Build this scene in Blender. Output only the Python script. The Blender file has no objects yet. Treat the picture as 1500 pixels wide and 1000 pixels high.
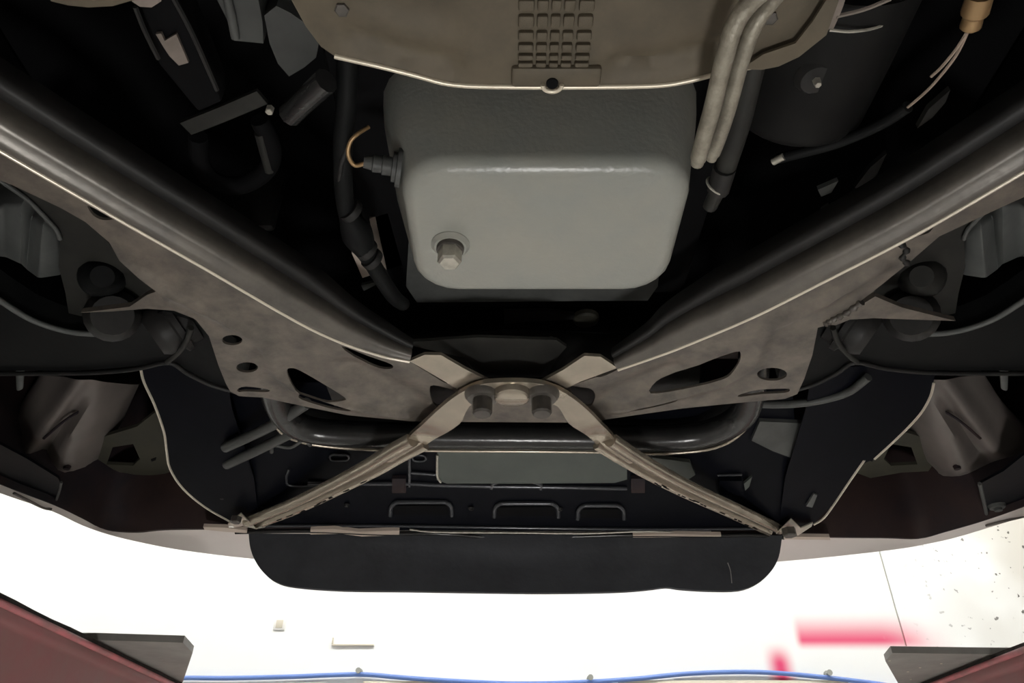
import bpy, bmesh, math, random
from mathutils import Vector, Matrix
from mathutils.geometry import delaunay_2d_cdt
random.seed(7)

# ------------------------------------------------------------------ camera, world, exposure
SC = bpy.context.scene
COL = SC.collection
CAM_H = 1.5                       # eye height above the workshop floor
TILT = math.radians(34.3)         # the camera looks forward and up at the car's belly
FPX = 1500 * 26 / 36.0
cd = bpy.data.cameras.new('camera'); cd.sensor_width = 36; cd.lens = 26; cd.clip_start = 0.02
cam = bpy.data.objects.new('camera', cd); COL.objects.link(cam)
cam.location = (0, 0, CAM_H); cam.rotation_euler = (math.pi / 2 + TILT, 0, 0)
SC.camera = cam
wd = bpy.data.worlds.new('world'); SC.world = wd; wd.use_nodes = True
wd.node_tree.nodes['Background'].inputs[0].default_value = (0.9, 0.95, 1, 1)
wd.node_tree.nodes['Background'].inputs[1].default_value = 0.05
SC.view_settings.view_transform = 'Standard'; SC.view_settings.look = 'None'
SC.view_settings.exposure = 0.0; SC.view_settings.gamma = 1.0
SC.view_settings.use_curve_mapping = False
LAMP, LAMP_SIDE, LAMP_ADDED = 38.0, 8.0, 62.0      # brightness of the lamps before the front wall and beside the car, and of the added floor lamp
CT, ST = math.cos(TILT), math.sin(TILT)

# measuring helpers: a viewing direction met with a plane at its real height or distance
def ray(px, py):
    u, v = px - 750.0, 500.0 - py
    return u, FPX * CT - v * ST, FPX * ST + v * CT
def UZ(px, py, z):
    u, f, w = ray(px, py); t = z / w
    return Vector((u * t, f * t, z))
def UY(px, py, y):
    u, f, w = ray(px, py); t = y / f
    return Vector((u * t, y, w * t))
def Zs(pts, z): return [UZ(a, b, z) for a, b in pts]
def Zv(pts): return [UZ(a, b, c) for a, b, c in pts]

# ------------------------------------------------------------------ materials
MATS = {}
def mat(name, col, rough=0.5, metal=0.0, col2=None, scale=18, bump=0.0, bscale=120, spec=0.5, rvar=0.0, contrast=(0.35, 0.65)):
    m = bpy.data.materials.new(name); m.use_nodes = True; nt = m.node_tree
    b = nt.nodes['Principled BSDF']
    b.inputs['Base Color'].default_value = (*col, 1); b.inputs['Roughness'].default_value = rough
    b.inputs['Metallic'].default_value = metal; b.inputs['Specular IOR Level'].default_value = spec
    tc = nt.nodes.new('ShaderNodeTexCoord')
    if col2:
        n = nt.nodes.new('ShaderNodeTexNoise'); n.inputs['Scale'].default_value = scale; n.inputs['Detail'].default_value = 6
        n.inputs['Roughness'].default_value = 0.65
        r = nt.nodes.new('ShaderNodeValToRGB')
        r.color_ramp.elements[0].position = contrast[0]; r.color_ramp.elements[1].position = contrast[1]
        r.color_ramp.elements[0].color = (*col, 1); r.color_ramp.elements[1].color = (*col2, 1)
        nt.links.new(tc.outputs['Object'], n.inputs['Vector']); nt.links.new(n.outputs[0], r.inputs[0])
        nt.links.new(r.outputs[0], b.inputs['Base Color'])
        if rvar:
            mr = nt.nodes.new('ShaderNodeMapRange'); mr.inputs[3].default_value = rough - rvar; mr.inputs[4].default_value = rough + rvar
            nt.links.new(n.outputs[0], mr.inputs[0]); nt.links.new(mr.outputs[0], b.inputs['Roughness'])
    if bump:
        n2 = nt.nodes.new('ShaderNodeTexNoise'); n2.inputs['Scale'].default_value = bscale; n2.inputs['Detail'].default_value = 3
        bp = nt.nodes.new('ShaderNodeBump'); bp.inputs['Strength'].default_value = bump; bp.inputs['Distance'].default_value = 0.002
        nt.links.new(tc.outputs['Object'], n2.inputs['Vector']); nt.links.new(n2.outputs[0], bp.inputs['Height'])
        nt.links.new(bp.outputs[0], b.inputs['Normal'])
    MATS[name] = m
    return m
mat('pan_grey', (0.25, 0.262, 0.242), 0.32, 0.0, (0.29, 0.287, 0.25), 9, 0.2, 190, 0.6)
mat('shield_tan', (0.118, 0.097, 0.066), 0.6, 0.1, (0.075, 0.063, 0.045), 14, 0.2, 60, 0.35)
mat('rail_bright', (0.75, 0.69, 0.58), 0.3, 0.5)  # pale colour of the painted rail highlight, also of the splash shield edges
mat('edge_pale', (0.62, 0.56, 0.45), 0.35, 0.4)
mat('tube_alu', (0.33, 0.305, 0.245), 0.5, 0.3, (0.19, 0.17, 0.135), 80, 0.5, 170)
mat('frame_steel', (0.14, 0.128, 0.112), 0.36, 0.4, (0.09, 0.083, 0.075), 22, 0.1, 140, 0.5, 0.08)
mat('frame_worn', (0.20, 0.172, 0.142), 0.42, 0.35, (0.085, 0.077, 0.068), 30, 0.25, 90, 0.5, 0.1, (0.28, 0.68))
mat('brace_steel', (0.44, 0.385, 0.31), 0.25, 0.7, (0.34, 0.30, 0.245), 22, 0.0, 120, 0.5, 0.05)
mat('dark_steel', (0.022, 0.021, 0.020), 0.5, 0.0, (0.013, 0.013, 0.013), 24, 0.1, 120, 0.25)
mat('arm_black', (0.0085, 0.009, 0.009), 0.55, 0.0, (0.0055, 0.006, 0.0065), 20, 0.1, 110, 0.1)
mat('can_dark', (0.010, 0.010, 0.0097), 0.5, 0.0, (0.006, 0.006, 0.006), 12, spec=0.12)
mat('mid_grey', (0.085, 0.088, 0.084), 0.5, 0.0, (0.06, 0.062, 0.06), 22, 0.1, 110, 0.3)
mat('block_grey', (0.115, 0.12, 0.116), 0.5, 0.0, (0.085, 0.09, 0.086), 20, spec=0.3)
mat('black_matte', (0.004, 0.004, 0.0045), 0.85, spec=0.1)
mat('black_plastic', (0.004, 0.0045, 0.0075), 0.42, 0.0, (0.0025, 0.003, 0.005), 14, 0.05, 80, 0.06)
mat('rubber', (0.062, 0.066, 0.074), 0.75, 0.0, (0.045, 0.048, 0.054), 10, 0.3, 70, 0.3)
mat('scratch', (0.35, 0.35, 0.33), 0.6)
mat('sway_black', (0.03, 0.03, 0.03), 0.22, 0.2, (0.022, 0.022, 0.022), 30, 0.1, 160)
mat('cooler', (0.075, 0.088, 0.078), 0.5, 0.0, (0.06, 0.07, 0.063), 12)
mat('liner_brown', (0.040, 0.024, 0.021), 0.55, 0.0, (0.014, 0.013, 0.018), 5, spec=0.15)
mat('duct_brown', (0.16, 0.138, 0.126), 0.4, 0.0, (0.11, 0.097, 0.09), 8, 0.05, 60)
mat('bracket_olive', (0.055, 0.052, 0.037), 0.6, 0.0, (0.04, 0.038, 0.03), 12, spec=0.2)
mat('silver_paint', (0.76, 0.70, 0.67), 0.4, 0.1)
mat('foam_beige', (0.55, 0.46, 0.39), 0.7)
mat('bolt_dark', (0.07, 0.066, 0.06), 0.45, 0.5, (0.11, 0.1, 0.09), 60)
mat('bolt_bright', (0.55, 0.53, 0.46), 0.4, 0.5, (0.38, 0.36, 0.31), 80)
mat('foil', (0.72, 0.68, 0.60), 0.28, 0.7)
mat('copper', (0.34, 0.22, 0.11), 0.4, 0.6)
mat('wire_pale', (0.30, 0.235, 0.185), 0.5)
mat('plate_tan', (0.22, 0.185, 0.16), 0.5, 0.2, (0.16, 0.135, 0.115), 30)
mat('leg_grey', (0.028, 0.028, 0.025), 0.5, 0.0, (0.016, 0.016, 0.015), 16, spec=0.2)
mat('rib_gloss', (0.05, 0.053, 0.06), 0.18, 0.3)
mat('case_grey', (0.055, 0.058, 0.055), 0.5, 0.0, (0.04, 0.042, 0.04), 14, spec=0.3)
mat('lift_red', (0.26, 0.07, 0.075), 0.5, 0.0, (0.20, 0.115, 0.105), 5, 0.2, 60, 0.4, 0.1, (0.3, 0.7))
mat('lift_edge', (0.55, 0.15, 0.17), 0.5, 0.0, (0.30, 0.13, 0.13), 25)
mat('grip_tape', (0.03, 0.028, 0.027), 0.95, 0.0, (0.06, 0.05, 0.045), 60, 0.8, 120)
mat('plate_dark', (0.30, 0.29, 0.27), 0.6, 0.1, (0.22, 0.215, 0.20), 12, 0.2, 70, 0.4)
mat('hose_blue', (0.13, 0.23, 0.56), 0.4)
mat('rail_beige', (0.62, 0.58, 0.48), 0.6)
mat('clip_grey', (0.30, 0.31, 0.28), 0.5)
mat('floor_concrete', (0.67, 0.655, 0.625), 0.75, 0.0, (0.60, 0.585, 0.56), 3, 0.1, 30)
mat('wall_paint', (0.80, 0.80, 0.77), 0.8)
mat('ceiling_paint', (0.75, 0.75, 0.73), 0.9)
mat('tyre', (0.02, 0.02, 0.02), 0.85); mat('rim', (0.35, 0.35, 0.36), 0.35, 0.8)
mat('lamp_white', (0.8, 0.8, 0.8), 0.5)
for nm, e in (('lamp_glow', LAMP), ('lamp_glow_soft', LAMP_SIDE), ('added_lamp_glow', LAMP_ADDED)):
    m = mat(nm, (1, 1, 1)); b = m.node_tree.nodes['Principled BSDF']
    b.inputs['Emission Color'].default_value = (1.0, 0.985, 0.955, 1); b.inputs['Emission Strength'].default_value = e

def wall_material():
    """White painted board: pink sprayed strokes, splashed grey specks, an end toned darker and warmer for its lower exposure."""
    m = bpy.data.materials.new('wall_board'); m.use_nodes = True; nt = m.node_tree; L = nt.links
    b = nt.nodes['Principled BSDF']; b.inputs['Roughness'].default_value = 0.75
    g = nt.nodes.new('ShaderNodeNewGeometry'); s = nt.nodes.new('ShaderNodeSeparateXYZ'); L.new(g.outputs['Position'], s.inputs[0])
    def math_(op, a, c):
        n = nt.nodes.new('ShaderNodeMath'); n.operation = op; n.use_clamp = False
        for i, v in enumerate((a, c)):
            if isinstance(v, (int, float)): n.inputs[i].default_value = v
            else: L.new(v, n.inputs[i])
        return n.outputs[0]
    def ss(v, a, c):
        n = nt.nodes.new('ShaderNodeMapRange'); n.interpolation_type = 'SMOOTHSTEP'
        n.inputs[1].default_value = a; n.inputs[2].default_value = c; L.new(v, n.inputs[0]); return n.outputs[0]
    X, Z = s.outputs[0], s.outputs[2]
    def box(x0, x1, z0, z1, fx0, fx1, fz0, fz1):
        a = math_('MULTIPLY', ss(X, x0 - fx0, x0 + fx0), ss(X, x1 + fx1, x1 - fx1))
        c = math_('MULTIPLY', ss(Z, z0 - fz0, z0 + fz0), ss(Z, z1 + fz1, z1 - fz1))
        return math_('MULTIPLY', a, c)
    def wpt(px, py):
        p = UY(px, py, WALL_Y); return p.x, p.z + CAM_H
    def stroke(l, t, r, bt, f):
        x0 = wpt(l, (t + bt) / 2)[0]; x1 = wpt(r, (t + bt) / 2)[0]
        z1 = wpt((l + r) / 2, t)[1]; z0 = wpt((l + r) / 2, bt)[1]
        return box(x0, x1, z0, z1, *f)
    nz = nt.nodes.new('ShaderNodeTexNoise'); nz.inputs['Scale'].default_value = 9; L.new(g.outputs['Position'], nz.inputs['Vector'])
    p1 = stroke(1168, 918, 1330, 945, (0.025, 0.14, 0.03, 0.085))
    p2 = stroke(1134, 955, 1161, 1040, (0.045, 0.045, 0.05, 0.06))
    p3 = math_('MULTIPLY', stroke(1325, 925, 1375, 955, (0.1, 0.12, 0.06, 0.1)), 0.35)
    pk = math_('MINIMUM', math_('ADD', math_('ADD', p1, p2), p3), 1.0)
    pk = math_('MULTIPLY', pk, ss(nz.outputs[0], 0.0, 0.35))
    vo = nt.nodes.new('ShaderNodeTexNoise'); vo.inputs['Scale'].default_value = 26; vo.inputs['Detail'].default_value = 2; L.new(g.outputs['Position'], vo.inputs['Vector'])
    sp = ss(vo.outputs[0], 0.635, 0.68)
    sp = math_('MULTIPLY', sp, ss(X, 1.95, 2.7))
    big = nt.nodes.new('ShaderNodeTexNoise'); big.inputs['Scale'].default_value = 2.2; L.new(g.outputs['Position'], big.inputs['Vector'])
    warm = math_('MULTIPLY', ss(X, 1.9, 3.2), ss(big.outputs[0], 0.25, 0.6))  # paints the weaker exposure of this end as a darker, warmer tone
    def mix(fac, A, B):
        n = nt.nodes.new('ShaderNodeMix'); n.data_type = 'RGBA'
        L.new(fac, n.inputs[0])
        for i, v in ((6, A), (7, B)):
            if isinstance(v, tuple): n.inputs[i].default_value = (*v, 1)
            else: L.new(v, n.inputs[i])
        return n.outputs[2]
    c = mix(warm, (0.86, 0.88, 0.87), (0.52, 0.49, 0.42))
    c = mix(pk, c, (0.75, 0.06, 0.17))
    c = mix(sp, c, (0.12, 0.115, 0.10))
    L.new(c, b.inputs['Base Color'])
    MATS['wall_board'] = m

# ------------------------------------------------------------------ object helpers
OFF = Vector((0, 0, CAM_H))       # shapes are measured from eye height
def wloc(o):
    v = Vector((0, 0, 0))
    while o: v = v + o.location; o = o.parent
    return v
def link(name, me, m, parent, c):
    o = bpy.data.objects.new(name, me); COL.objects.link(o)
    if m: me.materials.append(MATS[m])
    if parent: o.parent = parent; o.location = c - wloc(parent)
    else: o.location = c
    return o
def meshobj(name, vs, fs, m, parent=None, smooth=True, label=None, angle=40, bevel=0, bseg=2, fix=True):
    vs = [Vector(v) + OFF for v in vs]
    lo = Vector([min(v[i] for v in vs) for i in range(3)]); hi = Vector([max(v[i] for v in vs) for i in range(3)])
    c = (lo + hi) / 2
    bm = bmesh.new()
    bv = [bm.verts.new(v - c) for v in vs]
    for f in fs:
        try: bm.faces.new([bv[i] for i in f])
        except ValueError: pass
    if fix: bmesh.ops.recalc_face_normals(bm, faces=bm.faces)
    if bevel:
        es = [e for e in bm.edges if len(e.link_faces) == 2 and e.calc_face_angle(0) > 0.5]
        bmesh.ops.bevel(bm, geom=es, offset=bevel, segments=bseg, affect='EDGES', profile=0.5, clamp_overlap=True)
    for f in bm.faces: f.smooth = smooth
    for e in bm.edges:
        if len(e.link_faces) == 2 and e.calc_face_angle(0) > math.radians(angle): e.smooth = False
    me = bpy.data.meshes.new(name); bm.to_mesh(me); bm.free()
    o = link(name, me, m, parent, c)
    if label: o['label'] = label
    return o
def empty(name, loc, label, cat, group=None, parent=None):
    o = bpy.data.objects.new(name, None); COL.objects.link(o); o.empty_display_size = 0.1
    o.location = Vector(loc) + OFF
    o['label'] = label; o['category'] = cat
    if group: o['group'] = group
    return o
def tag(o, label, cat, group=None):
    o['label'] = label; o['category'] = cat
    if group: o['group'] = group
    return o
def cr(pts, n=6, closed=False):
    """Catmull-Rom resampling of a polyline"""
    pts = [Vector(p) for p in pts]; out = []; N = len(pts)
    rng = range(N) if closed else range(N - 1)
    for i in rng:
        p1, p2 = pts[i], pts[(i + 1) % N]
        p0 = pts[(i - 1) % N] if closed or i > 0 else p1 * 2 - p2
        p3 = pts[(i + 2) % N] if closed or i + 2 < N else p2 * 2 - p1
        for k in range(n):
            t = k / n
            out.append(0.5 * ((2 * p1) + (p2 - p0) * t + (2 * p0 - 5 * p1 + 4 * p2 - p3) * t * t + (3 * p1 - p0 - 3 * p2 + p3) * t ** 3))
    if not closed: out.append(pts[-1])
    return out
def tube(name, pts, r, m, parent, seg=10, n=5, label=None, flat=1.0, cap=True):
    P = cr(pts, n) if n > 1 else [Vector(p) for p in pts]
    N = len(P); R = r if callable(r) else (lambda t: r)
    vs, fs = [], []
    up = Vector((0, 0, 1)); prev = None
    for i, p in enumerate(P):
        d = (P[min(i + 1, N - 1)] - P[max(i - 1, 0)]).normalized()
        if prev is None:
            s = d.cross(up)
            if s.length < 1e-3: s = Vector((1, 0, 0))
            s.normalize()
        else: s = (prev - d * prev.dot(d)).normalized()
        prev = s; q = s.cross(d)
        rr = R(i / (N - 1))
        for k in range(seg):
            a = 2 * math.pi * k / seg
            vs.append(p + s * (math.cos(a) * rr) + q * (math.sin(a) * rr * flat))
    for i in range(N - 1):
        for k in range(seg):
            fs.append((i * seg + k, i * seg + (k + 1) % seg, (i + 1) * seg + (k + 1) % seg, (i + 1) * seg + k))
    if cap:
        fs.append(tuple(range(seg))); fs.append(tuple(range((N - 1) * seg, N * seg)))
    return meshobj(name, vs, fs, m, parent, label=label, angle=50)
def lathe(name, p0, p1, prof, m, parent, seg=20, label=None, smooth=True, angle=35):
    """prof: list of (t along p0->p1, radius)"""
    p0, p1 = Vector(p0), Vector(p1); d = (p1 - p0); L = d.length; d.normalize()
    s = d.cross(Vector((0, 0, 1)))
    if s.length < 1e-3: s = Vector((1, 0, 0))
    s.normalize(); q = s.cross(d)
    vs, fs = [], []
    for t, r in prof:
        for k in range(seg):
            a = 2 * math.pi * k / seg
            vs.append(p0 + d * (t * L) + s * math.cos(a) * r + q * math.sin(a) * r)
    for i in range(len(prof) - 1):
        for k in range(seg):
            fs.append((i * seg + k, i * seg + (k + 1) % seg, (i + 1) * seg + (k + 1) % seg, (i + 1) * seg + k))
    fs.append(tuple(range(seg))); fs.append(tuple(range((len(prof) - 1) * seg, len(prof) * seg)))
    return meshobj(name, vs, fs, m, parent, smooth=smooth, label=label, angle=angle)
def box(name, lo, hi, m, parent, bevel=0.004, label=None):
    x0, y0, z0 = lo; x1, y1, z1 = hi
    vs = [(x, y, z) for x in (x0, x1) for y in (y0, y1) for z in (z0, z1)]
    fs = [(0, 1, 3, 2), (4, 6, 7, 5), (0, 4, 5, 1), (2, 3, 7, 6), (0, 2, 6, 4), (1, 5, 7, 3)]
    return meshobj(name, vs, fs, m, parent, label=label, bevel=bevel)
def inpoly(p, poly):
    c = False; n = len(poly); j = n - 1
    for i in range(n):
        a, b_ = poly[i], poly[j]
        if (a[1] > p[1]) != (b_[1] > p[1]) and p[0] < (b_[0] - a[0]) * (p[1] - a[1]) / (b_[1] - a[1]) + a[0]: c = not c
        j = i
    return c
def segdist(p, a, b):
    ax, ay = a[0], a[1]; dx, dy = b[0] - ax, b[1] - ay
    t = max(0, min(1, ((p[0] - ax) * dx + (p[1] - ay) * dy) / (dx * dx + dy * dy + 1e-12)))
    return math.hypot(p[0] - ax - t * dx, p[1] - ay - t * dy)
def pdist(p, line): return min(segdist(p, line[i], line[i + 1]) for i in range(len(line) - 1))
def plate(name, outline, holes, zf, thick, m, parent, grid=0.012, label=None, frame=None, angle=40):
    """Sheet with holes: outline and holes in plan, zf gives the height of its lower face, thickness goes up.
    frame(x, y, z) maps to space for sheets that do not lie flat."""
    O = [(p[0], p[1]) for p in outline]; H = [[(p[0], p[1]) for p in h] for h in holes]
    V, E = [], []
    for loop in [O] + H:
        b0 = len(V); V += [Vector(p) for p in loop]; E += [(b0 + i, b0 + (i + 1) % len(loop)) for i in range(len(loop))]
    if grid:
        x0, x1 = min(p[0] for p in O), max(p[0] for p in O); y0, y1 = min(p[1] for p in O), max(p[1] for p in O)
        loops = [O + [O[0]]] + [h + [h[0]] for h in H]
        y = y0 + grid / 2; row = 0
        while y < y1:
            x = x0 + (grid / 2 if row % 2 else 0.01 * grid)
            while x < x1:
                p = (x, y)
                if inpoly(p, O) and not any(inpoly(p, h) for h in H) and min(pdist(p, l) for l in loops) > grid * 0.4: V.append(Vector(p))
                x += grid
            y += grid * 0.87; row += 1
    vo, eo, fo, *_ = delaunay_2d_cdt(V, E, [], 0, 1e-6)
    fs2 = []
    for f in fo:
        c = sum((vo[i] for i in f), Vector((0, 0))) / len(f)
        if inpoly(c, O) and not any(inpoly(c, h) for h in H): fs2.append(tuple(f))
    n = len(vo); fr = frame or (lambda x, y, z: (x, y, z))
    vs = [fr(v.x, v.y, zf(v.x, v.y)) for v in vo] + [fr(v.x, v.y, zf(v.x, v.y) + thick) for v in vo]
    fs = [f[::-1] for f in fs2] + [tuple(i + n for i in f) for f in fs2]
    cnt = {}
    for f in fs2:
        for i in range(3):
            e = (f[i], f[(i + 1) % 3]); cnt.setdefault(tuple(sorted(e)), []).append(e)
    for k, l in cnt.items():
        if len(l) == 1: a, c = l[0]; fs.append((a, c, c + n, a + n))
    used = sorted({i for f in fs for i in f}); mp = {i: k for k, i in enumerate(used)}
    return meshobj(name, [vs[i] for i in used], [tuple(mp[i] for i in f) for f in fs], m, parent, label=label, angle=angle)
def sweep(name, path, prof, m, parent, label=None, n=4, side=None, cap=True, scale=None):
    """prof points (n, z): n to the side of travel, z up"""
    P = cr(path, n) if n > 1 else [Vector(p) for p in path]
    N = len(P); K = len(prof); vs, fs = [], []
    for i, p in enumerate(P):
        d = P[min(i + 1, N - 1)] - P[max(i - 1, 0)]; d.z = 0; d.normalize()
        s = Vector((d.y, -d.x, 0)) * (side or 1); sc = scale(i / (N - 1)) if scale else 1.0
        for a, z in prof: vs.append(p + s * a * sc + Vector((0, 0, z * sc)))
    for i in range(N - 1):
        for k in range(K):
            fs.append((i * K + k, i * K + (k + 1) % K, (i + 1) * K + (k + 1) % K, (i + 1) * K + k))
    if cap: fs += [tuple(range(K)), tuple(range((N - 1) * K, N * K))]
    return meshobj(name, vs, fs, m, parent, label=label, angle=50)
def loft(name, rings, m, parent, label=None, cap=True, angle=40, closed=True):
    K = len(rings[0]); vs = [p for r in rings for p in r]; fs = []
    for i in range(len(rings) - 1):
        for k in range(K if closed else K - 1):
            fs.append((i * K + k, i * K + (k + 1) % K, (i + 1) * K + (k + 1) % K, (i + 1) * K + k))
    if cap: fs += [tuple(range(K)), tuple(range((len(rings) - 1) * K, len(rings) * K))]
    return meshobj(name, vs, fs, m, parent, label=label, angle=angle)
def rrect(x0, x1, y0, y1, r, z, n=5):
    out = []
    for cx, cy, a0 in ((x1 - r, y1 - r, 0), (x0 + r, y1 - r, 90), (x0 + r, y0 + r, 180), (x1 - r, y0 + r, 270)):
        for k in range(n + 1):
            a = math.radians(a0 + 90 * k / n); out.append(Vector((cx + r * math.cos(a), cy + r * math.sin(a), z)))
    return out
def ell(cx, cy, rx, ry, z, n=18, rot=0):
    c, s = math.cos(math.radians(rot)), math.sin(math.radians(rot)); out = []
    for k in range(n):
        a = 2 * math.pi * k / n; x, y = rx * math.cos(a), ry * math.sin(a)
        out.append(UZ(cx + x * c - y * s, cy + x * s + y * c, z))
    return out
def hexbolt(parent, p, r, h, m='bolt_dark', d=(0, 0, -1), washer=0, name='bolt', label=None, flange=True):
    p = Vector(p); d = Vector(d).normalized()
    prof = [(0, r), (0.85, r), (1, r * 0.8)]
    o = lathe(name, p, p + d * h, prof, m, parent, seg=6, smooth=False, label=label)
    return o

# ------------------------------------------------------------------ the room
WALL_Y = 4.0; FLOOR = -CAM_H; CEIL = 2.7
RX, RY0 = 5.0, -5.0
wall_material()
def struct(o): o['kind'] = 'structure'; return o
struct(box('floor', (-RX, RY0, FLOOR - 0.1), (RX, WALL_Y + 0.1, FLOOR), 'floor_concrete', None, 0))
struct(box('ceiling', (-RX, RY0, CEIL), (RX, WALL_Y + 0.1, CEIL + 0.1), 'ceiling_paint', None, 0))
struct(box('wall_left', (-RX - 0.1, RY0, FLOOR), (-RX, WALL_Y + 0.1, CEIL), 'wall_paint', None, 0))
struct(box('wall_right', (RX, RY0, FLOOR), (RX + 0.1, WALL_Y + 0.1, CEIL), 'wall_paint', None, 0))
struct(box('wall_back', (-RX, RY0 - 0.1, FLOOR), (RX, RY0, CEIL), 'wall_paint', None, 0))
wf = struct(box('wall_front', (-RX, WALL_Y + 0.012, FLOOR), (RX, WALL_Y + 0.1, CEIL), 'rail_beige', None, 0))
seam = UY(1322, 925, WALL_Y).x
cuts = [-RX, -3.4, seam, RX]
for a, c in zip(cuts[:-1], cuts[1:]):
    box('wall_panel', (a + 0.004, WALL_Y, FLOOR), (c - 0.004, WALL_Y + 0.014, CEIL), 'wall_board', wf, 0.002)

# ceiling lamps
def ceiling_lamp(x, y, label, glow='lamp_glow'):
    t = empty('ceiling_lamp', (x, y, CEIL), label, 'lamp', 'ceiling lamps of the workshop')
    box('housing', (x - 0.68, y - 0.17, CEIL - 0.06), (x + 0.68, y + 0.17, CEIL), 'lamp_white', t, 0.01)
    box('diffuser', (x - 0.65, y - 0.14, CEIL - 0.075), (x + 0.65, y + 0.14, CEIL - 0.058), glow, t, 0.004)
for x in (-3.0, -0.9, 0.9, 3.0):
    ceiling_lamp(x, 2.75, 'long white ceiling lamp in the row before the front wall')
for x in (-3.4, 3.4):
    for y in (0.9, -1.0, -2.9):
        ceiling_lamp(x, y, 'long white ceiling lamp in a row beside the raised car', 'lamp_glow_soft')

# unseen round lamp added on the floor, assumed from the sharp highlights, shining up
wl = empty('added_floor_lamp', (0.12, 0.1, FLOOR), 'unseen round black lamp added on the floor under the car', 'lamp')
q = Vector((0.12, 0.1, FLOOR))
lathe('base', q, q + Vector((0, 0, .05)), [(0, .16), (.6, .16), (1, .14)], 'plate_dark', wl, 32)
lathe('housing', q + Vector((0, 0, .05)), q + Vector((0, 0, .17)), [(0, .06), (.3, .10), (.8, .155), (1, .16)], 'plate_dark', wl, 32)
lathe('lens', q + Vector((0, 0, .165)), q + Vector((0, 0, .176)), [(0, .145), (1, .14)], 'added_lamp_glow', wl, 32)

# air hose, its clips and the rail on the wall
hz = [(255, 993), (330, 993), (420, 991), (500, 988), (540, 988), (600, 993), (680, 998), (760, 1001), (850, 999), (930, 994), (1000, 987), (1070, 984), (1130, 985), (1200, 991), (1270, 999), (1340, 1008)]
ho = tube('air_hose', [UY(a, b_, WALL_Y - 0.022) for a, b_ in [(100, 999)] + hz + [(1500, 1020)]], 0.011, 'hose_blue', None, 10, 5)
tag(ho, 'thin blue air hose running in slack waves along the white wall', 'hose')
rl = empty('wall_rail', UY(760, 1022, WALL_Y), 'beige batten fixed along the wall just under the blue hose', 'rail')
a = UY(530, 997, WALL_Y); c = UY(1260, 1001, WALL_Y)
for (l, r, y) in ((270, 480, 1000), (533, 860, 998), (905, 1240, 997)):
    p, q = UY(l, y, WALL_Y), UY(r, y, WALL_Y)
    box('batten', (p.x, WALL_Y - 0.02, q.z - 0.05), (q.x, WALL_Y, q.z), 'rail_beige', rl, 0.003)
for px, py, lb in ((527, 984, 'small grey hook holding the hose where the batten begins'), (864, 994, 'small grey hook holding the hose where it sags lowest'), (1211, 987, 'small grey hook holding the hose beside the pink stroke')):
    p = UY(px, py, WALL_Y)
    o = lathe('hose_hook', (p.x, WALL_Y, p.z), (p.x, WALL_Y - 0.045, p.z), [(0, .016), (.2, .016), (.25, .007), (.85, .007), (.9, .014), (1, .014)], 'clip_grey', None, 10)
    tag(o, lb, 'hook', 'hooks of the air hose')
# outlet box and conduit stubs hinted on the bright wall
o = empty('wall_socket', UY(410, 914, WALL_Y), 'small pale socket mounted on the bright wall', 'socket')
p = UY(410, 914, WALL_Y)
box('cover', (p.x - .03, WALL_Y - .008, p.z - .03), (p.x + .03, WALL_Y, p.z + .03), 'wall_paint', o, .004)
box('insert', (p.x - .018, WALL_Y - .011, p.z - .02), (p.x + .018, WALL_Y - .007, p.z + .02), 'rail_beige', o, .002)
o = empty('wall_shelf', UY(515, 945, WALL_Y), 'short narrow cream ledge on the bright wall', 'ledge')
p, q = UY(486, 946, WALL_Y), UY(548, 946, WALL_Y)
box('board', (p.x, WALL_Y - .012, p.z), (q.x, WALL_Y, p.z + .008), 'rail_beige', o, .002)
box('lip', (p.x, WALL_Y - .012, p.z + .008), (p.x + .006, WALL_Y, p.z + .04), 'rail_beige', o, .002)

# ------------------------------------------------------------------ the lift
RT = 0.24                                       # runway top above eye height
lift = empty('vehicle_lift', (0, -0.6, FLOOR), 'worn red steel vehicle lift carrying the car on two runways', 'vehicle lift')
for s in (-1, 1):
    xi = -0.6 if s < 0 else 0.745
    xo = xi + 0.52 * s
    prof = [(0, RT), (0, RT - 0.018), (0.008, RT - 0.022), (0.008, RT - 0.15), (0.03, RT - 0.16), (0.52, RT - 0.16), (0.52, RT)]
    vs, fs = [], []; K = len(prof); Y = [-3.4, -2, -1, 0, 0.6, 0.9, 1.2, 1.5, 1.9, 2.3]
    for y in Y:
        for n_, z in prof: vs.append((xi + s * n_, y, z))
    for i in range(len(Y) - 1):
        for k in range(K): fs.append((i * K + k, i * K + (k + 1) % K, (i + 1) * K + (k + 1) % K, (i + 1) * K + k))
    fs += [tuple(range(K)), tuple(range((len(Y) - 1) * K, len(Y) * K))]
    rw = meshobj('runway', vs, fs, 'lift_red', lift, bevel=0.003, label='worn red runway beam')
    tube('edge_bead', [(xi, -3.4, RT - 0.004), (xi, 0, RT - 0.004), (xi, 2.3, RT - 0.004)], 0.0045, 'lift_edge', rw, 8, 12)
    gp = [(xi + s * (0.002 + 0.004 * random.random()), y) for y in [-3.4 + k * 0.045 for k in range(127)]] + [(xo - s * 0.02, 2.28), (xo - s * 0.02, -3.4)]
    plate('grip_sheet', gp, [], lambda x, y: RT, 0.007, 'grip_tape', rw, 0, label='ragged black grip sheet')
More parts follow.
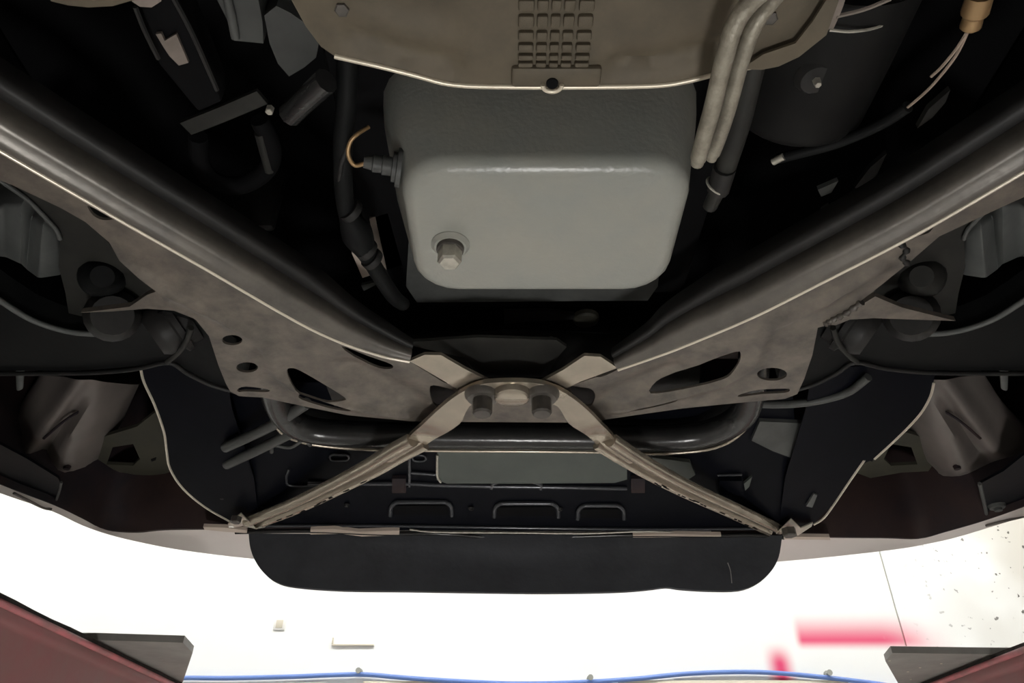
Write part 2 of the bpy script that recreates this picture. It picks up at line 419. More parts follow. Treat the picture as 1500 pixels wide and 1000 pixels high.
for y in (-3.2, 2.15):
    box('crossbeam', (-1.5, y - 0.1, RT - 0.36), (1.5, y + 0.1, RT - 0.16), 'lift_red', lift, 0.01)
    for s in (-1, 1):
        col = box('column', (s * 1.6 - 0.1, y - 0.12, FLOOR), (s * 1.6 + 0.1, y + 0.12, RT - 0.02), 'lift_red', lift, 0.01)
        box('base_plate', (s * 1.6 - 0.2, y - 0.2, FLOOR), (s * 1.6 + 0.2, y + 0.2, FLOOR + 0.015), 'plate_dark', col, 0.004)
for s, pts, lb in ((-1, [(135, 937), (268, 941), (282, 956), (268, 998), (262, 1010)], 'dark steel plate lying on the red runway, one cut corner jutting beside the hose end'),
               (1, [(1457, 958), (1307, 956), (1297, 968), (1316, 1001), (1322, 1012)], 'dark steel plate on the red runway, dotted with white specks, below the pink stroke')):
    P = [UZ(a, b_, RT + 0.007) for a, b_ in pts]
    P = P + [Vector((s * 1.05, P[-1].y, 0)), Vector((s * 1.05, P[0].y, 0))]
    o = plate('steel_plate', P, [], lambda x, y: RT + 0.007, 0.010, 'plate_dark', None, 0)
    tag(o, lb, 'steel plate')
    if s == 1:
        for a, b_ in ((1303, 968), (1330, 984), (1348, 978), (1334, 995), (1379, 972)):
            q = UZ(a, b_, RT + 0.0065)
            lathe('paint_speck', q + Vector((0, 0, .001)), q, [(0, .0025), (1, .0018)], 'edge_pale', o, 7)

# ------------------------------------------------------------------ the car
car = empty('car', (0, -0.7, RT), 'silver car raised on the red lift, its dark underside with grey oil pan in view', 'car')
ENG = .57
# outer body
for s in (-1, 1):
    pl = [(-2.75, .47), (-2.85, .7), (-2.75, 1.05), (0.95, .97), (1.05, .8), (1.02, .5)]
    def fr(x, y, z, s=s): return (s * (.955 + z), x, y)
    low = []
    for cy in (-2.05, .55):
        low += [(cy + .36 * math.cos(math.radians(a)), .55 + .36 * math.sin(math.radians(a))) for a in range(195, -16, -15)]
    O = [(-2.75, .47)] + low + [(1.10, .46), (1.16, .8), (1.0, .98), (-2.7, 1.06), (-2.85, .75)]
    plate('side_panel', O, [], lambda x, y: 0, .012, 'silver_paint', car, 0, frame=fr)
meshobj('hood', [(x, y, z) for y, z in ((-.55, 1.04), (.9, .99), (1.25, .88), (1.33, .8)) for x in (-.92, .92)] + [(x, y, z - .012) for y, z in ((-.55, 1.04), (.9, .99), (1.25, .88), (1.33, .8)) for x in (-.92, .92)],
        [(0, 1, 3, 2), (2, 3, 5, 4), (4, 5, 7, 6), (8, 9, 11, 10), (10, 11, 13, 12), (12, 13, 15, 14)], 'silver_paint', car)
ys = [(-.5, 1.04), (-1.0, 1.38), (-1.3, 1.43), (-1.9, 1.42), (-2.5, 1.12), (-2.85, 1.08)]
vs = [(sx * (.92 if z < 1.2 else .7), y, z) for y, z in ys for sx in (-1, 1)]
meshobj('roof', vs + [(a, b_, c_ - .015) for a, b_, c_ in vs], [(2 * i, 2 * i + 1, 2 * i + 3, 2 * i + 2) for i in range(5)] + [(12 + 2 * i, 13 + 2 * i, 15 + 2 * i, 14 + 2 * i) for i in range(5)], 'silver_paint', car)
box('rear_panel', (-.92, -2.86, .5), (.92, -2.82, 1.08), 'silver_paint', car, .01)
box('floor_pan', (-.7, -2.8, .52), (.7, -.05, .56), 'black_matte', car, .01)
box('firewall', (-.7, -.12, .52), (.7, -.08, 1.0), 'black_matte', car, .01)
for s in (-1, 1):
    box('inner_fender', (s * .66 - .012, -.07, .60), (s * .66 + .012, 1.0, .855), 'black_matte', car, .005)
    for cy in (.55, -2.05):
        w = empty_w = lathe('wheel', (s * .75, cy, .558), (s * .94, cy, .558), [(0, .20), (0, .26), (.06, .295), (.2, .31), (.8, .31), (.94, .295), (1, .26), (1, .20)], 'tyre', car, 40, label='black tyre')
        lathe('rim', (s * .76, cy, .558), (s * .935, cy, .558), [(0, .19), (.1, .198), (.9, .198), (1, .18)], 'rim', w, 32)

# engine above the pan
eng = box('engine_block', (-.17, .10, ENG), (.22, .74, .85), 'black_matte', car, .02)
box('bay_blackout', (-.94, -.08, .86), (.94, 1.3, .88), 'black_matte', car, 0)  # added black lid that keeps the engine bay rendering dark

# ---- oil pan
X0, X1, Y0, Y1 = -.094, .151, .408, .578
rings = []
ed = .014
rings.append(rrect(X0 - .026, X1 + .020, Y0 - .012, Y1 + .01, .050, ENG))
rings.append(rrect(X0 - .022, X1 + .016, Y0 - .010, Y1 + .008, .048, ENG - .03))
rings.append(rrect(X0 - .006, X1 + .004, Y0 - .003, Y1 + .002, .042, .45 + ed + .02))
for k in range(7):
    a = math.radians(15 * k); i = ed * (1 - math.cos(a))
    rings.append(rrect(X0 + i, X1 - i, Y0 + i, Y1 - i, .040 - i * .6, .45 + ed - ed * math.sin(a)))
pan = loft('oil_pan', rings, 'pan_grey', car, label='pale grey painted oil pan with a drain plug', angle=60)
plate('pan_flange', [(-.110, .585), (.165, .585), (.176, .70), (.168, .728), (-.118, .732), (-.128, .70)], [], lambda x, y: ENG - .012, .012, 'mid_grey', pan, 0)
dp = UZ(660, 358, .45)
boss = lathe('drain_boss', dp + Vector((0, 0, .002)), dp + Vector((0, 0, -.004)), [(0, .018), (.5, .0175), (.8, .0155), (1, .0145)], 'pan_grey', pan, 28)
lathe('washer', dp + Vector((0, 0, -.003)), dp + Vector((0, 0, -.008)), [(0, .0125), (.8, .0125), (1, .0118)], 'bolt_dark', pan, 24)
hexbolt(pan, dp + Vector((0, 0, -.007)), .0108, .016, 'bolt_bright', name='drain_plug', label='bright hexagonal drain plug')
# oil level sensor in the side of the pan
q0 = UZ(588, 246, .478); q1 = UZ(533, 237, .478)
sn = lathe('oil_sensor', q0, q1, [(0, .017), (.12, .017), (.14, .013), (.24, .013), (.26, .008), (.5, .0085), (.52, .007), (.75, .0075), (.78, .006), (1, .005)], 'mid_grey', car, 14, label='grey oil sensor screwed into the pan')
tube('sensor_wire', [q1 + Vector((.004, 0, 0)), UZ(520, 242, .478), UZ(510, 226, .48), UZ(513, 208, .485), UZ(524, 196, .49), UZ(540, 186, .50)], .0019, 'copper', car, 8, 6, label='thin copper coloured wire loop')
tube('sensor_wire', [UZ(498, 140, .52), UZ(512, 200, .50), UZ(500, 240, .49), UZ(497, 280, .49), UZ(506, 302, .49)], .0024, 'dark_steel', car, 8, 6)
hs = tube('wiring_harness', Zv([(508, 60, .52), (508, 140, .51), (502, 220, .50), (506, 300, .49), (522, 340, .49), (545, 385, .49), (575, 432, .50), (590, 445, .54)]),
     lambda t: .0085 + (.007 * math.exp(-((t - .58) / .07) ** 2)), 'arm_black', car, 12, 8, label='black taped wiring harness')
for a, b_, z in ((510, 305, .489), (533, 362, .489), (541, 376, .489)):
    p = UZ(a, b_, z); lathe('tape_wrap', p, p + Vector((.004, .006, 0)), [(0, .0115), (.5, .0122), (1, .0115)], 'dark_steel', hs, 14)

# ---- tan closing shield behind the pan
SZ = .42
sh_px = [(400, -600), (402, -220), (408, -60), (425, 0), (447, 40), (470, 70), (490, 83), (555, 97), (610, 111), (665, 124), (750, 127), (880, 127), (965, 125), (1010, 118), (1050, 108), (1100, 98), (1140, 92), (1165, 80), (1205, 48), (1216, 0), (1222, -60), (1230, -220), (1240, -600)]
creases = [(Zs([(520, 55), (600, 82), (660, 92)], SZ), .008, .007), (Zs([(905, 95), (980, 88), (1060, 68)], SZ), .008, .007), (Zs([(560, 10), (640, 22)], SZ), .004, .014)]
def shz(x, y):
    z = SZ
    for l, h, w in creases:
        z += h * math.exp(-(pdist((x, y), l) / w) ** 2)
    z += .18 * max(0, abs(x - .03) - .12) ** 1.5
    return z
shield = plate('heat_shield', Zs(sh_px, SZ), [], shz, .002, 'shield_tan', car, .0075, label='dull tan metal shield with a waffle panel', angle=60)
rim = Zs(sh_px[6:17], SZ)
tube('lit_rolled_edge', [Vector((p.x, p.y, shz(p.x, p.y))) for p in cr(rim, 4)], .0018, 'edge_pale', shield, 8, 1, label='rolled edge painted pale for the light it catches')  # pale colour puts in the light that the rolled lip catches
# waffle pads
cx = [(759, 782), (786, 802), (806, 820), (824, 840), (845, 867)]
ry = [(-24, -8), (-4, 14), (19, 38), (43, 57), (61, 73), (77, 85), (88, 95)]
padmesh = None
for (l, r) in cx:
    xa, xb = UZ(l, 45, SZ).x, UZ(r, 45, SZ).x
    for (t, b_) in ry:
        ya, yb = UZ(800, t, SZ).y, UZ(800, b_, SZ).y
        if padmesh is None:
            o = box('waffle_pad', (-.5, -.5, -.5), (.5, .5, .5), 'shield_tan', shield, .18); padmesh = o.data
        else:
            o = bpy.data.objects.new('waffle_pad', padmesh); COL.objects.link(o); o.parent = shield
        o.scale = ((xb - xa) * 1.0, abs(yb - ya) * .95, .008)
        o.location = Vector(((xa + xb) / 2, (ya + yb) / 2, SZ + .0005)) + OFF - wloc(shield)
tl, tr = UZ(749, 128, SZ - .003), UZ(879, 128, SZ - .003); tb = UZ(749, 99, SZ - .003)
meshobj('centre_tab', [(x, y, z) for x in (tl.x, tr.x) for y in (tb.y, tl.y) for z in (SZ - .004, SZ + .003)], [(0, 1, 3, 2), (4, 6, 7, 5), (0, 4, 5, 1), (2, 3, 7, 6), (0, 2, 6, 4), (1, 5, 7, 3)], 'shield_tan', shield, bevel=.0025)
p = UZ(809, 123, SZ - .005)
lathe('rivet_hole', p + Vector((0, 0, .002)), p, [(0, .0042), (1, .004)], 'black_matte', shield, 16)
tube('rivet_lip', [p + Vector((.0062 * math.cos(a), .0045 * math.sin(a) + .001, -.0005)) for a in [math.radians(k) for k in range(-10, 200, 20)]], .0016, 'edge_pale', shield, 8, 2)
for a, b_ in ((500, 18), (1130, 30)):
    p = UZ(a, b_, SZ - .003); hexbolt(shield, p + Vector((0, 0, .004)), .0045, .003)
plate('side_flange', Zs([(1085, 100), (1118, 78), (1165, 62), (1190, 30), (1215, -10), (1228, 0), (1210, 50), (1170, 82), (1140, 96), (1115, 101)], .415), [], lambda x, y: .414, .002, 'shield_tan', shield, 0)

# ---- pale tubes beside the pan
tube('cooler_pipe', Zv([(1230, -150, .43), (1145, -40, .405), (1098, 5, .395), (1075, 40, .39), (1060, 90, .388), (1043, 160, .388), (1030, 205, .388), (1021, 240, .390)]), lambda t: .0056 if t < .97 else .0045, 'tube_alu', car, 14, 8, label='pale pitted metal pipe')
tube('cooler_pipe', Zv([(1255, -140, .44), (1168, -40, .415), (1128, 5, .405), (1103, 42, .40), (1086, 90, .398), (1070, 150, .398), (1056, 195, .40), (1042, 232, .405)]), lambda t: .0050 if t < .97 else .004, 'tube_alu', car, 14, 8, label='pale pitted metal pipe')
dh = tube('coolant_hose', Zv([(1112, 60, .46), (1098, 120, .455), (1085, 175, .455), (1068, 230, .46), (1055, 270, .465), (1040, 302, .47)]), lambda t: .0085 if t < .8 else .0065, 'leg_grey', car, 12, 6, label='dark grey hose with a wire clip')
p = UZ(1050, 272, .463)
tube('hose_clip', [p + Vector((.009 * math.cos(a), .004 * math.cos(a), .009 * math.sin(a))) for a in [math.radians(k) for k in range(0, 361, 30)]], .0012, 'bolt_bright', dh, 6, 2)
tube('hose_sleeve', Zv([(1062, 245, .46), (1052, 278, .463)]), .0095, 'dark_steel', dh, 12, 3)

# ---- round dark canister to the side with its strap
ca, cb = UZ(1155, 165, .56), UZ(1240, -60, .56)
cy = lathe('catalytic_converter', ca, cb, [(0, .035), (.02, .05), (.08, .060), (.12, .062), (.5, .063), (1, .063)], 'can_dark', car, 36, label='dark round converter can with a bolt dimple')
p = UZ(1196, 118, .498)
lathe('dimple', p + Vector((0, 0, .006)), p, [(0, .016), (.6, .014), (1, .012)], 'dark_steel', cy, 20)
lathe('dimple_bolt', p, p + Vector((0, 0, -.006)), [(0, .0035), (1, .0025)], 'bolt_bright', cy, 6, smooth=False)
sweep('can_strap', Zv([(1198, 44, .49), (1212, 10, .485), (1222, -30, .48)]), [(-.011, 0), (.011, 0), (.011, .002), (-.011, .002)], 'plate_tan', cy, n=3)
tube('strap_wire', Zv([(1215, 44, .49), (1250, 46, .49), (1290, 38, .50), (1325, 15, .52)]), .0012, 'bolt_bright', cy, 6, 5)
tube('strap_wire', Zv([(1225, 24, .488), (1265, 14, .49), (1305, -2, .49)]), .0016, 'plate_tan', cy, 6, 5)

# ---- cables on that side
cn = lathe('wire_connector', UZ(1436, -8, .47), UZ(1420, 44, .47), [(0, .0085), (.5, .009), (.6, .0065), (.9, .007), (1, .004)], 'copper', car, 12, label='brass coloured cable connector')
tube('connector_wire', Zv([(1421, 40, .47), (1402, 70, .472), (1380, 97, .475), (1364, 112, .48)]), .0012, 'wire_pale', cn, 6, 5)
tube('connector_wire', Zv([(1419, 44, .472), (1400, 82, .475), (1370, 120, .48), (1350, 140, .485), (1326, 160, .49)]), .0012, 'wire_pale', cn, 6, 5)
cb_ = tube('sheathed_cable', Zv([(1330, 156, .49), (1290, 182, .50), (1230, 208, .51), (1180, 222, .515), (1140, 232, .52)]), .005, 'arm_black', car, 10, 5)
tube('cable_tip', Zv([(1148, 229, .516), (1132, 237, .518)]), .0035, 'bolt_bright', cb_, 8, 2)
for pts, z, mm in (([(1258, 148), (1278, 105), (1296, 78), (1299, 80), (1282, 112), (1263, 150)], .60, 'mid_grey'), ([(1344, 188), (1360, 160), (1392, 132), (1385, 150), (1366, 172)], .54, 'leg_grey'),
                   ([(1198, 278), (1228, 265), (1218, 282), (1203, 288)], .60, 'block_grey'), ([(1252, 275), (1275, 245), (1299, 225), (1285, 255), (1262, 278)], .60, 'dark_steel'),
                   ([(1198, 325), (1205, 308), (1215, 302), (1208, 322), (1199, 330)], .60, 'mid_grey')):
    plate('bay_bracket', Zs(pts, z), [], lambda x, y, z=z: z, .006, mm, car, 0)

# ---- front V-shaped subframe: stamped lower sheet, rolled rails
FZ = .462
Lb = [(-60, 185), (43, 245), (130, 295), (187, 328), (300, 392), (433, 469), (500, 501), (560, 521), (600, 529)]
Rb = [(905, 541), (960, 522), (1000, 507), (1100, 465), (1200, 415), (1333, 347), (1433, 290), (1560, 215)]
Lo = [(870, 620), (630, 620), (600, 618), (510, 608), (450, 596), (385, 582), (350, 580), (337, 573), (330, 560), (320, 535), (306, 492), (285, 466), (250, 452), (235, 425), (205, 402), (175, 382), (160, 355), (125, 325), (90, 305), (20, 272), (-60, 240)]
Ro = [(1560, 262), (1470, 302), (1376, 346), (1330, 386), (1275, 430), (1215, 475), (1198, 480), (1190, 520), (1178, 555), (1168, 577), (1150, 584), (1080, 590), (1000, 598), (890, 616)]
out = Lb + [(650, 560), (690, 566), (750, 560), (810, 566), (850, 560)] + Rb + Ro + Lo
holes_px = [
    ('e', 340, 498, 15, 7.5), ('e', 362, 538, 16, 7.5),
    ('p', [(348, 570), (360, 566), (392, 570), (391, 574), (360, 573), (350, 574)]),
    ('p', [(420, 542), (428, 539), (440, 543), (470, 560), (505, 582), (500, 586), (470, 582), (440, 572), (426, 557)]),
    ('p', [(438, 578), (450, 578), (500, 592), (514, 599), (508, 602), (480, 597), (442, 585)]),
    ('p', [(129, 301), (160, 318), (166, 321), (150, 322), (136, 315)]),
    ('p', [(500, 507), (540, 522), (572, 533), (574, 540), (556, 542), (530, 532)]),
    ('p', [(630, 566), (650, 567), (668, 575), (660, 592), (648, 598), (634, 592)]),
    ('e', 1131, 548, 22, 9.5),
    ('p', [(1083, 578), (1110, 571), (1150, 569), (1157, 571), (1150, 575), (1115, 577), (1085, 581)]),
    ('p', [(953, 577), (962, 563), (990, 550), (1040, 528), (1078, 515), (1085, 518), (1083, 530), (1070, 548), (1050, 558), (1000, 570)]),
    ('p', [(920, 601), (935, 594), (985, 585), (992, 586), (980, 591), (940, 600)]),
    ('p', [(1330, 354), (1362, 336), (1369, 322), (1368, 332), (1360, 341), (1345, 346)]),
    ('p', [(868, 549), (890, 541), (903, 542), (880, 552)]),
    ('p', [(836, 566), (850, 567), (866, 570), (872, 582), (866, 597), (852, 592), (840, 580)]),
]
def mk(h):
    if h[0] == 'e': return ell(*h[1:], FZ, 20)
    return [p for p in cr([Vector((*UZ(a, b_, FZ).xy, 0)) for a, b_ in h[1]], 3, True)]
cre = [Zs([(205, 400), (235, 424), (310, 460), (362, 488), (390, 510), (405, 545), (430, 568), (520, 597), (600, 612)], FZ), Zs([(1290, 393), (1213, 440), (1133, 477), (1117, 497), (1100, 538), (1060, 562), (1000, 578), (890, 606)], FZ)]
cenL = Zs([(520, 540), (600, 580), (620, 610)], FZ); cenR = Zs([(980, 545), (900, 580), (880, 606)], FZ)
def fz(x, y):
    p = (x, y); z = FZ
    z += -.005 * math.exp(-(min(pdist(p, cre[0]), pdist(p, cre[1])) / .006) ** 2)
    z += .007 * math.exp(-(min(pdist(p, cenL), pdist(p, cenR)) / .02) ** 2)
    return z
sub = plate('subframe', Zs(out, FZ), [mk(h) for h in holes_px], fz, .003, 'frame_worn', car, .0065, label='stamped steel V-shaped subframe sheet with cut-outs', angle=50)
prof = [(-.003, .016), (-.003, .004), (-.001, .0005), (.002, -.001), (.006, -.001), (.010, .001), (.013, .004), (.0165, .0045), (.020, .007), (.0225, .011), (.0228, .020), (.020, .030), (.0, .03), (.0, .02)]
prof2 = [(.012, .027), (.022, .028), (.029, .029), (.033, .032), (.034, .037), (.026, .06), (.012, .06)]
for L_, s in (([(-320, 33)] + Lb, 1), ([(1820, 62)] + Rb[::-1], -1)):
    path = Zs(L_, .452)
    r = sweep('rail', path, prof, 'frame_steel', sub, n=5, side=s, label='rolled dark steel rail', scale=lambda t: 1 - .6 * max(0, t - .7) / .3)
    sweep('rail_upper', path, prof2, 'dark_steel', sub, n=5, side=s, scale=lambda t: 1 - .6 * max(0, t - .65) / .35)
    tube('rail_highlight', [p + Vector((0, 0, -.0005)) for p in cr(path, 4)], .0020, 'rail_bright', sub, 8, 1, label='painted highlight along the rail edge')  # pale tube paints the highlight on the lower rail corner
# bent rail ends, paler than the rails, running into the hub
for s, q in ((-1, [(600, 531), (622, 521), (646, 521), (680, 540), (722, 560), (700, 572), (682, 577), (640, 553)]), (1, [(905, 541), (880, 524), (856, 522), (825, 542), (790, 560), (800, 572), (818, 574), (850, 560)])):
    plate('rail_end', Zs(q, .4535), [], lambda x, y: .4535 + (abs(x) - .05) * .03, .004, 'brace_steel', sub, .01, label='pale bent rail end')
# side gussets under the control arm mounts
plate('gusset', Zs([(118, 458), (190, 449), (215, 432), (236, 424), (300, 478), (283, 466), (255, 455), (215, 452), (165, 456)], .468), [], lambda x, y: .468, .006, 'frame_worn', sub, 0)
plate('gusset', Zs([(1400, 470), (1340, 468), (1280, 466), (1245, 468), (1225, 476), (1212, 476), (1232, 465), (1282, 434), (1320, 450)], .468), [], lambda x, y: .468, .006, 'frame_worn', sub, 0)
tube('weld_bead', Zv([(1208, 474, .462), (1220, 468, .461), (1240, 458, .461), (1262, 442, .461)]), lambda t: .0035 + .0012 * math.sin(t * 40), 'frame_steel', sub, 8, 8)
tube('weld_bead', Zv([(1330, 386, .462), (1322, 378, .461), (1328, 366, .461), (1318, 357, .461), (1305, 353, .461)]), lambda t: .0025 + .001 * math.sin(t * 30), 'dark_steel', sub, 8, 6)

# crossmember above the hub
xm = sweep('crossmember', [(-.24, .84, .503), (-.12, .84, .505), (0, .835, .508), (.12, .84, .505), (.24, .84, .503)], [(-.05, .0), (-.035, -.012), (.03, -.012), (.045, 0), (.05, .02), (.05, .045), (.04, .055), (-.05, .055)], 'dark_steel', car, label='dark pressed crossmember')
plate('hub_web', Zs([(585, 500), (700, 492), (815, 496), (830, 506), (818, 520), (800, 562), (700, 562), (680, 522)], .482), [], lambda x, y: .480 + .012 * math.exp(-((y - .80) / .012) ** 2), .004, 'leg_grey', xm, .012)
tube('web_ridge', Zv([(680, 520, .487), (740, 518, .486), (800, 518, .486), (815, 505, .487), (806, 495, .488)]), .003, 'mid_grey', xm, 8, 5)
bx = box('steering_rack', UZ(600, 470, .60) + Vector((-.16, 0, 0)), UZ(1000, 448, .63) + Vector((.1, .03, 0)), 'black_matte', car, .01)
plate('rack_bracket', Zs([(738, 458), (800, 456), (842, 462), (842, 468), (800, 470), (738, 474)], .58), [], lambda x, y: .58, .006, 'dark_steel', bx, 0)
lathe('rack_fitting', UZ(858, 464, .585), UZ(858, 464, .585) + Vector((0, 0, -.008)), [(0, .018), (.7, .017), (1, .014)], 'bracket_olive', bx, 16)

# ---- V brace bolted on the hub
BZ = .444
br_out = [(560, 676), (585, 655), (607, 634), (640, 602), (672, 577), (700, 564), (725, 559), (750, 557), (775, 559), (800, 564), (830, 577), (862, 602), (890, 632), (910, 655), (932, 676), (900, 677), (875, 653), (853, 634), (833, 620), (820, 599), (808, 592), (790, 597), (775, 588), (750, 586), (725, 588), (710, 597), (692, 592), (682, 604), (673, 621), (643, 641), (620, 655), (597, 672)]
armL = Zs([(560, 676), (620, 640), (680, 585)], BZ); armR = Zs([(940, 676), (880, 640), (820, 585)], BZ)
hubc = UZ(750, 575, BZ)
def bz(x, y):
    return BZ - .008 * math.exp(-(((x - hubc.x) / .020) ** 2 + ((y - hubc.y - .006) / .03) ** 2)) + .004 * math.exp(-(min((Vector((x, y)) - armL[1].xy).length, (Vector((x, y)) - armR[1].xy).length) / .02) ** 2)
brace = plate('hub_brace', [Vector((p.x, p.y, 0)) for p in cr([Vector((*UZ(a, b_, BZ).xy, 0)) for a, b_ in br_out], 3, True)], [], bz, .006, 'brace_steel', car, .007, label='bare steel V brace bolted at the hub', angle=50)
# raised round collar between the bolts
hc = UZ(750, 573, BZ)
lathe('collar', hc + Vector((0, 0, .004)), hc + Vector((0, 0, -.011)), [(0, .0235), (.3, .0225), (.7, .0215), (.9, .0205), (1, .018)], 'brace_steel', brace, 30)
plate('collar_hole', ell(750, 589, 16, 4.5, BZ - .0025, 20), [], lambda x, y: BZ - .0025, .0015, 'black_matte', brace, 0)
for a in (707, 793):
    p = UZ(a, 577, BZ)
    lathe('bolt_washer', p + Vector((0, 0, .001)), p + Vector((0, 0, -.008)), [(0, .022), (.5, .021), (1, .0175)], 'frame_steel', brace, 24)
    lathe('hub_bolt', p + Vector((0, 0, -.006)), p + Vector((0, 0, -.028)), [(0, .0118), (.88, .0118), (1, .010)], 'bolt_dark', brace, 12, angle=25, label='dark hub bolt')
for pts in ([(610, 645), (575, 664), (540, 685), (490, 711), (430, 740), (365, 766)], [(888, 645), (920, 666), (960, 690), (1010, 716), (1075, 746), (1138, 776)]):
    path = Zv([(a, b_, .446 + .006 * k / 5) for k, (a, b_) in enumerate(pts)])
    s = 1 if pts[0][0] < 750 else -1
    sp_ = [(-.014, .004), (-.0135, -.002), (-.011, -.0065), (-.007, -.0092), (-.003, -.0092), (.001, -.0065), (.004, -.001), (.008, .000), (.0105, -.0045), (.012, -.006), (.0175, -.0065), (.0185, -.004), (.0185, -.001), (.012, .005)]
    t = sweep('brace_strut', path, sp_, 'brace_steel', brace, n=8, side=s, scale=lambda t: 1.12 - .15 * t)
    pp = cr(path, 12)
    for k in range(16):
        i = int((.45 + .5 * random.random()) * (len(pp) - 2)); a_, b_ = pp[i], pp[i + 1]
        d = (b_ - a_).normalized(); sd = Vector((d.y, -d.x, 0)).normalized() * s
        c = a_ + sd * (.0125 + .0045 * random.random()) + Vector((0, 0, -.0066))
        tube('strut_chip', [c, c + d * (.005 + .010 * random.random())], .0013, 'black_matte', t, 5, 2, flat=.4)
# end feet of the struts
ef = plate('brace_foot', Zs([(335, 762), (352, 756), (364, 762), (376, 770), (395, 768), (388, 772), (355, 772), (336, 769)], .447), [], lambda x, y: .447 + .006 * math.sin(x * 150), .002, 'foil', brace, .01)
ef = plate('brace_foot', Zs([(1136, 777), (1148, 768), (1160, 764), (1172, 770), (1192, 770), (1190, 776), (1168, 779), (1150, 784)], .447), [], lambda x, y: .447 + .006 * math.sin(x * 150), .002, 'foil', brace, .01)
p = UZ(1156, 779, .44); hexbolt(brace, p + Vector((0, 0, .006)), .012, .014)
p = UZ(345, 764, .44); hexbolt(brace, p + Vector((0, 0, .008)), .009, .01)

# ---- stabiliser bar in front of the crossmember
SBZ = .50
sw = tube('stabiliser_bar', Zs([(398, 520), (400, 560), (412, 600), (440, 625), (500, 635), (640, 638), (760, 639), (860, 640), (980, 641), (1045, 632), (1088, 606), (1102, 560), (1105, 520)], SBZ), .0195, 'sway_black', car, 18, 6, label='glossy dark stabiliser bar')
tube('lit_bar_seam', [p + Vector((0, 0, -.004)) for p in Zs([(385, 540), (386, 575), (396, 604), (424, 637), (500, 652), (640, 656), (760, 657), (860, 658), (980, 660), (1055, 649), (1098, 615), (1113, 560)], SBZ - .004)], .0028, 'brace_steel', sw, 8, 6, label='seam along the bar, its highlight painted bright')  # pale metal paints the bright line that front light leaves on the bar
tube('brake_pipe', Zs([(1090, 590), (1140, 592), (1190, 588), (1240, 575), (1272, 552)], .52), .006, 'mid_grey', car, 10, 6, label='bare curved pipe')
for pts in ([(330, 655), (400, 622), (450, 590)], [(332, 680), (385, 655), (430, 632)]):
    tube('radiator_pipe', Zs(pts, .492), .008, 'mid_grey', car, 12, 6)
tube('hose_loop', Zs([(398, 662), (400, 652), (425, 655), (445, 644), (455, 652)], .49), .003, 'mid_grey', car, 8, 5)

# ---- radiator tray
def trz(y): return .455 + (1.235 - y) * .28
TR0, TR1 = UZ(750, 640, .53).y, 1.235
def tray(px, py, dz=0):
    # meets the sloping tray plane z = .455 + (1.235 - y) * .28
    u, f, w = ray(px, py); t = (.455 + 1.235 * .28) / (w + .28 * f)
    return Vector((u * t, f * t, w * t + dz))
tr_out = [tray(a, b_) for a, b_ in [(330, 560), (345, 700), (372, 770), (560, 776), (900, 778), (1140, 776), (1170, 700), (1160, 560)]]
tp = plate('radiator_tray', tr_out, [], lambda x, y: trz(y), .004, 'black_plastic', car, .05, label='glossy black plastic radiator tray')
o = plate('cooler_panel', [tray(a, b_) for a, b_ in [(641, 650), (640, 698), (655, 703), (780, 703), (900, 702), (918, 697), (918, 650)]], [], lambda x, y: trz(y) - .006, .006, 'cooler', tp, .05, label='flat greenish grey cooler panel')
tube('panel_edge', [tray(a, b_, -.007) for a, b_ in [(641, 660), (641, 690), (646, 700)]], .0022, 'bolt_bright', tp, 6, 4)
o = plate('cooler_panel', [tray(a, b_) for a, b_ in [(955, 665), (1010, 672), (1018, 690), (1000, 702), (960, 690)]], [], lambda x, y: trz(y) - .006, .006, 'cooler', tp, .05)
o = plate('cooler_panel', [tray(a, b_) for a, b_ in [(1112, 612), (1180, 615), (1200, 624), (1165, 668), (1130, 655), (1100, 640)]], [], lambda x, y: trz(y) - .006, .006, 'mid_grey', tp, .05)
def rib(pts, r=.0028, m_='rib_gloss', n=5): return tube('tray_rib', [tray(a, b_, -.002) for a, b_ in pts], r, m_, tp, 8, n)
rib([(452, 705), (540, 706), (600, 706), (640, 708), (720, 710), (800, 711), (918, 713)], .004)
rib([(720, 713), (724, 705), (745, 702), (778, 703), (792, 708), (792, 714)], .004)
for l, r_, t_ in ((572, 662, 733), (724, 818, 735), (846, 914, 738)):
    rib([(l, t_ + 20), (l + 1, t_ + 8), (l + 8, t_ + 1), (l + 20, t_), (r_ - 20, t_), (r_ - 8, t_ + 1), (r_ - 1, t_ + 8), (r_, t_ + 20)], .0042)
    plate('tray_slot', [tray(a, b_) for a, b_ in [(l + 5, t_ + 6), (r_ - 5, t_ + 6), (r_ - 5, t_ + 19), (l + 5, t_ + 19)]], [], lambda x, y: trz(y) - .002, .003, 'black_matte', tp, 0)
for l, r_, t_ in ((483, 511, 668), (604, 624, 669)):
    rib([(l, t_), (l + 4, t_ - 4), (r_ - 4, t_ - 4), (r_, t_), (r_ - 4, t_ + 4), (l + 4, t_ + 4), (l, t_)], .002)
rib([(424, 685), (420, 700), (432, 710), (520, 706)], .002); rib([(600, 690), (640, 693)], .003); rib([(600, 640), (600, 710)], .003)
for a in (575, 924):
    plate('tray_clip', [tray(x_, y_) for x_, y_ in [(a, 695), (a + 20, 695), (a + 20, 716), (a, 716)]], [], lambda x, y: trz(y) - .007, .006, 'liner_brown', tp, 0)
rib([(380, 768), (560, 768), (760, 771), (960, 773), (1120, 772)], .003)
bxp = [(1052, 694), (1085, 694), (1088, 716), (1052, 716)]
plate('tray_box', [tray(a, b_) for a, b_ in bxp], [], lambda x, y: trz(y) - .012, .012, 'black_plastic', tp, 0)
rib([(1050, 694), (1086, 693)], .0025); rib([(1052, 717), (1088, 716)], .0035); 
